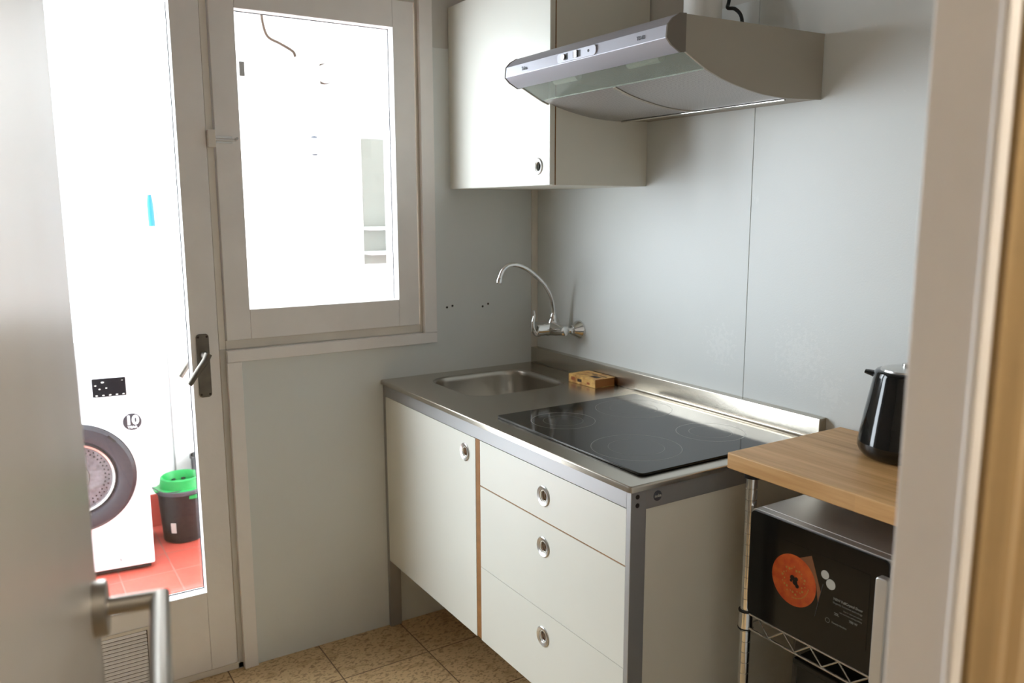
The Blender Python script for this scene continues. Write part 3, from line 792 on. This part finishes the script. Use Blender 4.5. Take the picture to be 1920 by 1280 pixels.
for s, sz, x, z, bo, al in (('NEW FullCrystal Door', .0068, 1.689, .7225, .00025, 'RIGHT'), ('Elegantly functional technology', .0052, 1.689, .7145, 0, 'RIGHT'),
                        ('Easy to clean and maintain', .0038, 1.689, .7060, 0, 'RIGHT'), ('with maximum cooking visibility', .0038, 1.689, .6995, 0, 'RIGHT'),
                        ('20L', .0075, 1.634, .6925, .00015, 'CENTER'), ('700 W', .0065, 1.680, .6905, .00015, 'RIGHT'), ('Memory function', .0048, 1.624, .6725, .0001, 'LEFT')):
    text('sticker_lettering', s, sz, (x, MY-.0018, z), FRONT, 'print_dim', dg, al, bold=bo)
b = B(); lathe(b, (1.6145, MY-.0018, .6725), (0, -1, 0), [(.0052, 0), (.0042, 0)], 24, caps=False); obj('printed_symbol', b, 'print_dim', dg)

# ------------------------------------------------------------------ kettle and the dark box on the lower shelf
KX, KY = 1.570, -.118
kt = thing('electric_kettle', 'glossy black tapered electric kettle on the beech trolley top', 'kettle', (KX, KY, TZ))
b = B(); lathe(b, (KX, KY, TZ+.0005), (0, 0, 1), [(.070, 0), (.078, .003), (.086, .012), (.090, .022), (.0895, .034), (.080, .095), (.070, .150), (.066, .175), (.0645, .184), (.061, .188), (.050, .188)], 64)
obj('kettle_body', b, 'gloss', kt, angle=60)
b = B(); lathe(b, (KX, KY, TZ+.186), (0, 0, 1), [(.054, 0), (.052, .006), (.034, .010), (.012, .012), (.012, .018), (0, .019)], 48); obj('kettle_lid', b, 'ring', kt)
b = B(); tube(b, [(KX-.050, KY-.010, TZ+.168), (KX-.068, KY-.016, TZ+.174), (KX-.084, KY-.022, TZ+.177)], [.022, .013, .0085], 20, .55); obj('kettle_spout', b, 'gloss', kt)
b = tube(B(), smoothpath([(KX+.055, KY-.02, TZ+.178), (KX+.098, KY-.035, TZ+.176), (KX+.112, KY-.04, TZ+.13), (KX+.106, KY-.038, TZ+.07), (KX+.082, KY-.03, TZ+.045)], 6), .011, 16)
obj('kettle_handle', b, 'black', kt)
bx_ = thing('dark_box', 'plain dark box standing in for an unclear dark shape under the microwave shelf', 'box', (1.68, -.2, .1435))  # box made up to fill a dark area of unclear content
b = B(); box(b, (1.50, -.335, .145), (1.90, -.07, .150))
for a in (((1.50, -.335, .15), (1.90, -.330, .50)), ((1.50, -.075, .15), (1.90, -.07, .50)), ((1.50, -.33, .15), (1.505, -.075, .50)), ((1.895, -.33, .15), (1.90, -.075, .50))): box(b, *a)
obj('box_tub', b, 'black', bx_, .002)
obj('box_lid', bx((1.493, -.342, .5005), (1.907, -.063, .516)), 'black', bx_, .004)

# ------------------------------------------------------------------ patio outside
GX = -1.46
struct('floor_patio', bx((-1.6, -2.3, -.1), (-.12, 1.4, -.001)), 'redfloor')
struct('wall_patio', bx((-1.60, -1.30, 0), (GX, 1.4, 2.75)), 'extwall')
struct('ceiling_patio', bx((-1.60, -1.30, 2.75), (-.12, 1.4, 2.85)), 'extwall')  # roof slab out of view, added to cut light from overhead
struct('wall_patio_end', bx((-1.60, 1.3, 0), (-.12, 1.4, 2.75)), 'extwall')
b = B(); box(b, (GX, -1.30, 0), (GX+.008, 1.3, .155)); struct('baseboard_patio', b, 'redfloor')
# washing machine
wm = thing('washing_machine', 'white front loading washing machine on the red patio floor outside the glazed door', 'washing machine', (-.968, -1.262, 0), rotz=math.radians(-6.5))
WW, WD, WH = .575, .42, .905
obj('machine_casing', bx((-WD, -WW, .022), (0, 0, WH)), 'washer', wm, .008, 3, local=True)
b = B()
for xx in (-.05, -WD+.05):
    for yy in (-.05, -WW+.05): cyl(b, (xx, yy, 0), (xx, yy, .024), .02, seg=16)
obj('machine_foot', b, 'black', wm, local=True); obj('machine_plinth', bx((-WD+.02, -WW+.015, .008), (-.012, -.015, .024)), 'black', wm, local=True)
cy, cz = -.262, .428
b = B(); lathe(b, (0, cy, cz), (1, 0, 0), [(.238, 0), (.236, .010), (.220, .014)], 72, caps=False); obj('porthole_collar', b, 'washer', wm, local=True)
b = B(); lathe(b, (0, cy, cz), (1, 0, 0), [(.2185, .010), (.2175, .022), (.205, .034), (.175, .036), (.156, .030), (.150, .018), (.146, .012)], 72, caps=False); po = obj('porthole_ring', b, 'ringgrey', wm, local=True)
b = B(); lathe(b, (0, cy, cz), (1, 0, 0), [(.147, .014), (.140, .024), (.132, .022), (.128, .012)], 64, caps=False); obj('porthole_trim', b, 'ring', wm, local=True)
b = B(); lathe(b, (0, cy, cz), (1, 0, 0), [(.132, .020), (.110, .028), (.06, .034), (0, .036)], 64, caps=False); obj('porthole_glass', b, 'bowlglass', wm, local=True)
b = B(); lathe(b, (0, cy, cz), (1, 0, 0), [(.150, .012), (.132, .008), (.105, .004), (.09, .0015), (0, .0012)], 64, caps=False); obj('drum', b, 'seal', wm, local=True)
b = B()
for i in range(40):
    a = 2*PI*i/40
    for rr in (.118, .105): lathe(b, (.0085 if rr > .11 else .0060, cy+rr*math.cos(a+rr*20), cz+rr*math.sin(a+rr*20)), (1, 0, 0), [(.0032, 0), (.0028, .0012), (0, .0014)], 8)
obj('drum_hole', b, 'black', wm, local=True, kind='stuff')
b = B(); lathe(b, (.0022, cy-.01, cz), (1, 0, 0), [(.060, 0), (.058, .004), (0, .006)], 40); obj('drum_back', b, 'recess', wm, local=True)
b = prism(B(), [(cy+.148, cz+.135), (cy+.154, cz+.140), (cy+.128, cz+.168), (cy+.122, cz+.160)], 'x', .0345, .0352); obj('ring_notch', b, 'black', po, local=True)
dp = obj('display_panel', prism(B(), rrect(-.178, .744, -.058, .818, .003, 3), 'x', .0002, .003), 'display', wm, local=True)
b = B(); 
for yy, zz, r_ in ((-.166, .791, .0032), (-.152, .776, .003), (-.140, .803, .0045), (-.128, .779, .0028), (-.07, .806, .002)):
    prism(b, rrect(yy-r_*1.2, zz-r_*.6, yy+r_*1.2, zz+r_*.6, r_*.5, 3), 'x', .0031, .0034)
for i in range(5): prism(b, rrect(-.168+i*.024, .7485, -.160+i*.024, .7525, .001, 2), 'x', .0031, .0034)
obj('display_symbol', b, 'print_white', dp, local=True)
b = B(); lathe(b, (.0002, -.045, .632), (1, 0, 0), [(.0345, 0), (.0345, .001), (0, .001)], 48); sk = obj('warranty_sticker', b, 'ringgrey', wm, local=True, label='round grey sticker reading 10 YEAR')
text('sticker_lettering', '10', .050, (.0015, -.045, .637), SIDE, 'washer', sk, 'CENTER', bold=.0022, local=True)
text('sticker_lettering', 'YEAR', .0125, (.0015, -.045, .6095), SIDE, 'washer', sk, 'CENTER', bold=.0004, local=True, xs=1.2)
dw = obj('detergent_drawer', bx((.0002, -.56, .752), (.006, -.40, .885)), 'washer', wm, .003, local=True)
text('machine_lettering', '3', .018, (.0005, -.128, .058), SIDE, 'ringgrey', wm, 'CENTER', local=True)
b = B()
for i, s in enumerate((-.10, -.088, -.112, -.17, -.21)): cyl(b, (.0003, s, WH-.014), (.0010, s, WH-.014), .0022, seg=8)
obj('top_mark', b, 'ringgrey', wm, local=True)

# mop bucket
BX, BY = -1.254, -1.092
mb = thing('mop_bucket', 'charcoal mop bucket with a green wringer on the red patio floor', 'bucket', (BX, BY, 0))
b = B(); lathe(b, (BX, BY, .001), (0, 0, 1), [(.083, 0), (.087, .004), (.100, .215), (.100, .228), (.094, .228), (.082, .01), (0, .008)], 56, caps=True); obj('bucket_body', b, 'bucket', mb)
b = B(); lathe(b, (BX, BY, .222), (0, 0, 1), [(.1005, 0), (.108, .003), (.109, .018), (.104, .021), (.099, .018)], 56, caps=False); obj('bucket_rim', b, 'bucketrim', mb)
b = B(); lathe(b, (BX, BY, .232), (0, 0, 1), [(.104, .004), (.104, .012), (.092, .016), (.088, .036), (.086, .055), (.080, .060), (.076, .056), (.066, .02), (.04, .012), (0, .010)], 56, caps=False)
box(b, (BX-.02, BY-.118, .244), (BX+.05, BY-.095, .250)); gw = obj('wringer', b, 'green', mb, label='green plastic wringer')
b = B(); 
for i in range(9):
    a = i*2*PI/9; lathe(b, (BX+.062*math.cos(a), BY+.062*math.sin(a), .2555), (0, 0, 1), [(.010, 0), (.009, .004), (0, .004)], 14)
obj('wringer_hole', b, 'bucket', gw)
b = prism(B(), [(BY+.012, .206), (BY+.062, .206), (BY+.060, .220), (BY+.014, .220)], 'x', BX+.082, BX+.105); obj('wringer_tab', b, 'green', mb)
b = B(); R_ = .0915
for k_ in range(3):
    pass
aa = -.62
p = [(BX+(.0905)*math.cos(t), BY+(.0905)*math.sin(t)) for t in (aa-.14, aa+.10)]
v = [b.verts.new((p[0][0]+.0004, p[0][1]-.0004, .052)), b.verts.new((p[1][0]+.0004, p[1][1]-.0004, .052)),
     b.verts.new((p[1][0]+.0022, p[1][1]-.0012, .098)), b.verts.new((p[0][0]+.0022, p[0][1]-.0016, .098))]
b.faces.new(v); g_ = bmesh.ops.extrude_face_region(b, geom=list(b.faces)); bmesh.ops.translate(b, vec=(.0035, -.0022, 0), verts=[e for e in g_['geom'] if isinstance(e, bmesh.types.BMVert)])
obj('price_label', b, 'print_white', mb)
b = tube(B(), smoothpath([(BX-.03, BY-.108, .236), (BX+.03, BY-.122, .262), (BX+.10, BY-.075, .25), (BX+.06, BY-.05+.13, .242)], 6), .0022, 8)
obj('bucket_handle', b, 'print_grey', mb)
# darker bucket behind
sb = thing('waste_bucket', 'dark bucket half hidden behind the green-topped mop bucket', 'bucket', (-1.378, -.957, 0))
b = B(); lathe(b, (-1.378, -.957, .001), (0, 0, 1), [(.052, 0), (.055, .004), (.064, .322), (.068, .324), (.068, .336), (.063, .336), (.053, .01), (0, .008)], 48); obj('bucket_body', b, 'bucket', sb)
# odds and ends on the patio wall
b = tube(B(), [(GX+.012, -1.080, .16), (GX+.012, -1.080, 2.3)], .005, 10)
tag(obj('drain_pipe', b, 'palegrey'), 'thin grey vertical pipe on the white patio wall behind the buckets', 'pipe')
br = thing('hanging_brush', 'bright blue brush handle hanging on the white patio wall', 'brush', (GX+.03, -1.108, 1.40))
b = B(); tube(b, [(GX+.022, -1.109, 1.540), (GX+.022, -1.109, 1.50), (GX+.022, -1.107, 1.40)], [.008, .013, .014], 16, .6); obj('brush_handle', b, 'blue', br)
b = B(); cyl(b, (GX, -1.109, 1.535), (GX+.03, -1.109, 1.538), .003, seg=8); obj('wall_hook', b, 'print_grey', br)
b = B(); lathe(b, (GX+.06, -.367, .155), (0, 0, 1), [(.048, 0), (.048, 2.6)], 32)
tag(obj('downpipe', b, 'extwall'), 'white vertical downpipe on the patio wall seen through the window', 'pipe')
b = tube(B(), smoothpath([(GX+.02, -.572, 2.42), (GX+.02, -.566, 2.33), (GX+.02, -.545, 2.27), (GX+.02, -.49, 2.245), (GX+.02, -.43, 2.215), (GX+.02, -.418, 2.19)], 6), [.006]*5+[.009]*20+[.014]*6 if False else .007, 12)
tag(obj('curved_pipe', b, 'tan'), 'brownish curved pipe high on the patio wall left of the downpipe', 'pipe')
lp = thing('patio_wall_lamp', 'round white wall lamp right of the downpipe on the patio wall', 'lamp', (GX, -.275, 2.12))
b = B(); lathe(b, (GX, -.275, 2.125), (1, 0, 0), [(.050, 0), (.050, .012), (.044, .014), (0, .014)], 32); obj('lamp_base', b, 'tan', lp)
b = B(); lathe(b, (GX+.014, -.270, 2.125), (1, 0, 0), [(.043, 0), (.043, .012), (.036, .034), (.02, .045), (0, .049)], 32); obj('lamp_globe', b, 'washer', lp)
b = bx((GX, -.680, 2.085), (GX+.006, -.656, 2.150))
tag(obj('air_vent', b, 'darkbrown'), 'small dark rectangular vent at the left of the patio wall behind the window', 'vent')
bl = thing('hanging_lantern', 'small white hanging lantern with a grey cap on the patio wall', 'lantern', (GX+.05, -.39, 1.73))
b = B(); lathe(b, (GX+.165, -.392, 1.730), (0, 0, 1), [(.012, 0), (.026, .008), (.033, .03), (.028, .055), (.014, .072)], 28); obj('lantern_bowl', b, 'washer', bl)
b = B(); lathe(b, (GX+.165, -.392, 1.802), (0, 0, 1), [(.016, 0), (.014, .012), (0, .014)], 20); obj('lantern_cap', b, 'print_grey', bl)
b = B(); lathe(b, (GX+.165, -.392, 1.722), (0, 0, 1), [(.0, 0), (.014, .003), (.016, .008)], 20); obj('lantern_base', b, 'print_grey', bl)
b = B(); tube(b, smoothpath([(GX+.110, -.376, 1.85), (GX+.14, -.388, 1.862), (GX+.165, -.392, 1.84), (GX+.165, -.392, 1.812)], 5), .003, 8); obj('lantern_arm', b, 'washer', bl)
us = thing('shelf_unit', 'white open shelf unit on the patio wall, its back coloured grey as shade', 'shelf', (GX, .0, 1.2))
obj('shade_back_board', bx((GX, -.092, 1.19), (GX+.008, .03, 1.828)), 'recess', us)  # grey painted as niche shade, cut short where the niche brightens
for zz in (1.375, 1.250): obj('shelf', bx((GX+.008, -.095, zz-.006), (GX+.10, .16, zz+.007)), 'washer', us, .001)
obj('shelf_frame', bx((GX, .16, 1.182), (GX+.22, .172, 1.834)), 'washer', us, .001)

# ------------------------------------------------------------------ hall lamp (real fitting behind the camera)
hl = thing('hall_ceiling_lamp', 'warm round ceiling lamp in the hall', 'lamp', (3.0, -.9, ZC-.12))
b = B(); lathe(b, (3.0, -.9, ZC-.001), (0, 0, -1), [(.09, 0), (.09, .02)], 32); obj('lamp_base', b, 'plastic', hl)
b = B(); lathe(b, (3.0, -.9, ZC-.02), (0, 0, -1), [(.085, 0), (.12, .03), (.115, .07), (.07, .10), (0, .112)], 40); obj('lamp_globe', b, 'lamp', hl)

# ------------------------------------------------------------------ every small repeated piece is a part of its own
def islands(bm):
    seen = set(); out = []
    for v in bm.verts:
        if v in seen: continue
        st_, comp = [v], []
        seen.add(v)
        while st_:
            q = st_.pop(); comp.append(q)
            for e in q.link_edges:
                o_ = e.other_vert(q)
                if o_ not in seen: seen.add(o_); st_.append(o_)
        out.append(comp)
    return out
for o in [x for x in bpy.data.objects if x.type == 'MESH' and x.name.split('.')[0] in
          ('cover_print', 'control_mark', 'hood_lamp', 'sleeve_band', 'plate_screw', 'bolt_hole', 'oven_foot', 'display_symbol', 'top_mark',
           'printed_garnish', 'printed_leaf', 'printed_highlight', 'wringer_hole', 'hinge', 'machine_foot')]:
    bm = bmesh.new(); bm.from_mesh(o.data); bm.verts.ensure_lookup_table(); comps = [[v.index for v in c_] for c_ in islands(bm)]
    if len(comps) < 2: bm.free(); continue
    base = o.name.split('.')[0]
    for k_, comp in enumerate(comps):
        b2 = bm.copy(); keep = set(comp); b2.verts.ensure_lookup_table()
        bmesh.ops.delete(b2, geom=[v for v in b2.verts if v.index not in keep], context='VERTS')
        if k_ == 0: first = b2; continue
        me = bpy.data.meshes.new(base); b2.to_mesh(me); b2.free(); me.materials.append(o.data.materials[0])
        n_ = bpy.data.objects.new(base, me); C.objects.link(n_); n_.parent = o.parent
        if 'label' in o: n_['label'] = o['label']
    first.to_mesh(o.data); first.free(); bm.free()

# ------------------------------------------------------------------ world, camera, colour management
wd = bpy.data.worlds.new('sky'); sc.world = wd; wd.use_nodes = True
bg = wd.node_tree.nodes['Background']; bg.inputs['Color'].default_value = (.84, .93, 1.0, 1)
# even sky all round; the bright lobe over the open patio end is off
SKY0, SKYP, SKYK = 13.3, 0.0, 8.0
wn, wl = wd.node_tree.nodes, wd.node_tree.links
tcw = wn.new('ShaderNodeTexCoord'); dt = wn.new('ShaderNodeVectorMath'); dt.operation = 'DOT_PRODUCT'
az, el = math.radians(18), math.radians(4)
dt.inputs[1].default_value = (-math.sin(az)*math.cos(el), -math.cos(az)*math.cos(el), math.sin(el))
nz = wn.new('ShaderNodeVectorMath'); nz.operation = 'NORMALIZE'
wl.new(tcw.outputs['Generated'], nz.inputs[0]); wl.new(nz.outputs['Vector'], dt.inputs[0])
def wmath(op, a, b=None):
    m_ = wn.new('ShaderNodeMath'); m_.operation = op
    for i, v_ in enumerate((a, b)):
        if v_ is None: continue
        if isinstance(v_, (int, float)): m_.inputs[i].default_value = v_
        else: wl.new(v_, m_.inputs[i])
    return m_.outputs[0]
lobe = wmath('EXPONENT', wmath('MULTIPLY', wmath('SUBTRACT', dt.outputs['Value'], 1.0), SKYK))
wl.new(wmath('ADD', wmath('MULTIPLY', lobe, SKYP), SKY0), bg.inputs['Strength'])

for nm, y0_, y1_, z0_, z1_ in (('window_daylight', -1.069, -.567, 1.17, 2.055), ('door_daylight', -1.83, -1.2495, .287, 2.056)):
    la = bpy.data.lights.new(nm, 'AREA'); la.shape = 'RECTANGLE'; la.size = z1_-z0_; la.size_y = y1_-y0_; la.cycles.is_portal = True
    lo = bpy.data.objects.new(nm, la); C.objects.link(lo); lo.location = (-.05, (y0_+y1_)/2, (z0_+z1_)/2); lo.rotation_euler = (0, -PI/2, 0)
cam = bpy.data.cameras.new('camera'); co = bpy.data.objects.new('camera', cam); C.objects.link(co)
f = Vector((-.83350105, .52867429, -.16055996)); r = Vector((.5359742, .84423046, -.0025668)); u = Vector((-.13419261, .08819543, .98702275))
mt = Matrix((r, u, -f)).transposed().to_4x4(); mt.translation = Vector((2.5577, -1.7341, 1.4771)); co.matrix_world = mt
cam.sensor_width = 36; cam.lens = 1538.65/1920*36; cam.clip_start = .02
cam.dof.use_dof = True; cam.dof.focus_distance = 2.05; cam.dof.aperture_fstop = 4.0
sc.camera = co
sc.view_settings.view_transform = 'Standard'; sc.view_settings.look = 'None'
sc.view_settings.exposure = 0.0; sc.view_settings.gamma = 1.0; sc.view_settings.use_curve_mapping = False
sc.cycles.use_denoising = True
sc.cycles.diffuse_bounces = 8; sc.cycles.max_bounces = 16; sc.cycles.transparent_max_bounces = 16
sc.cycles.sample_clamp_indirect = 20
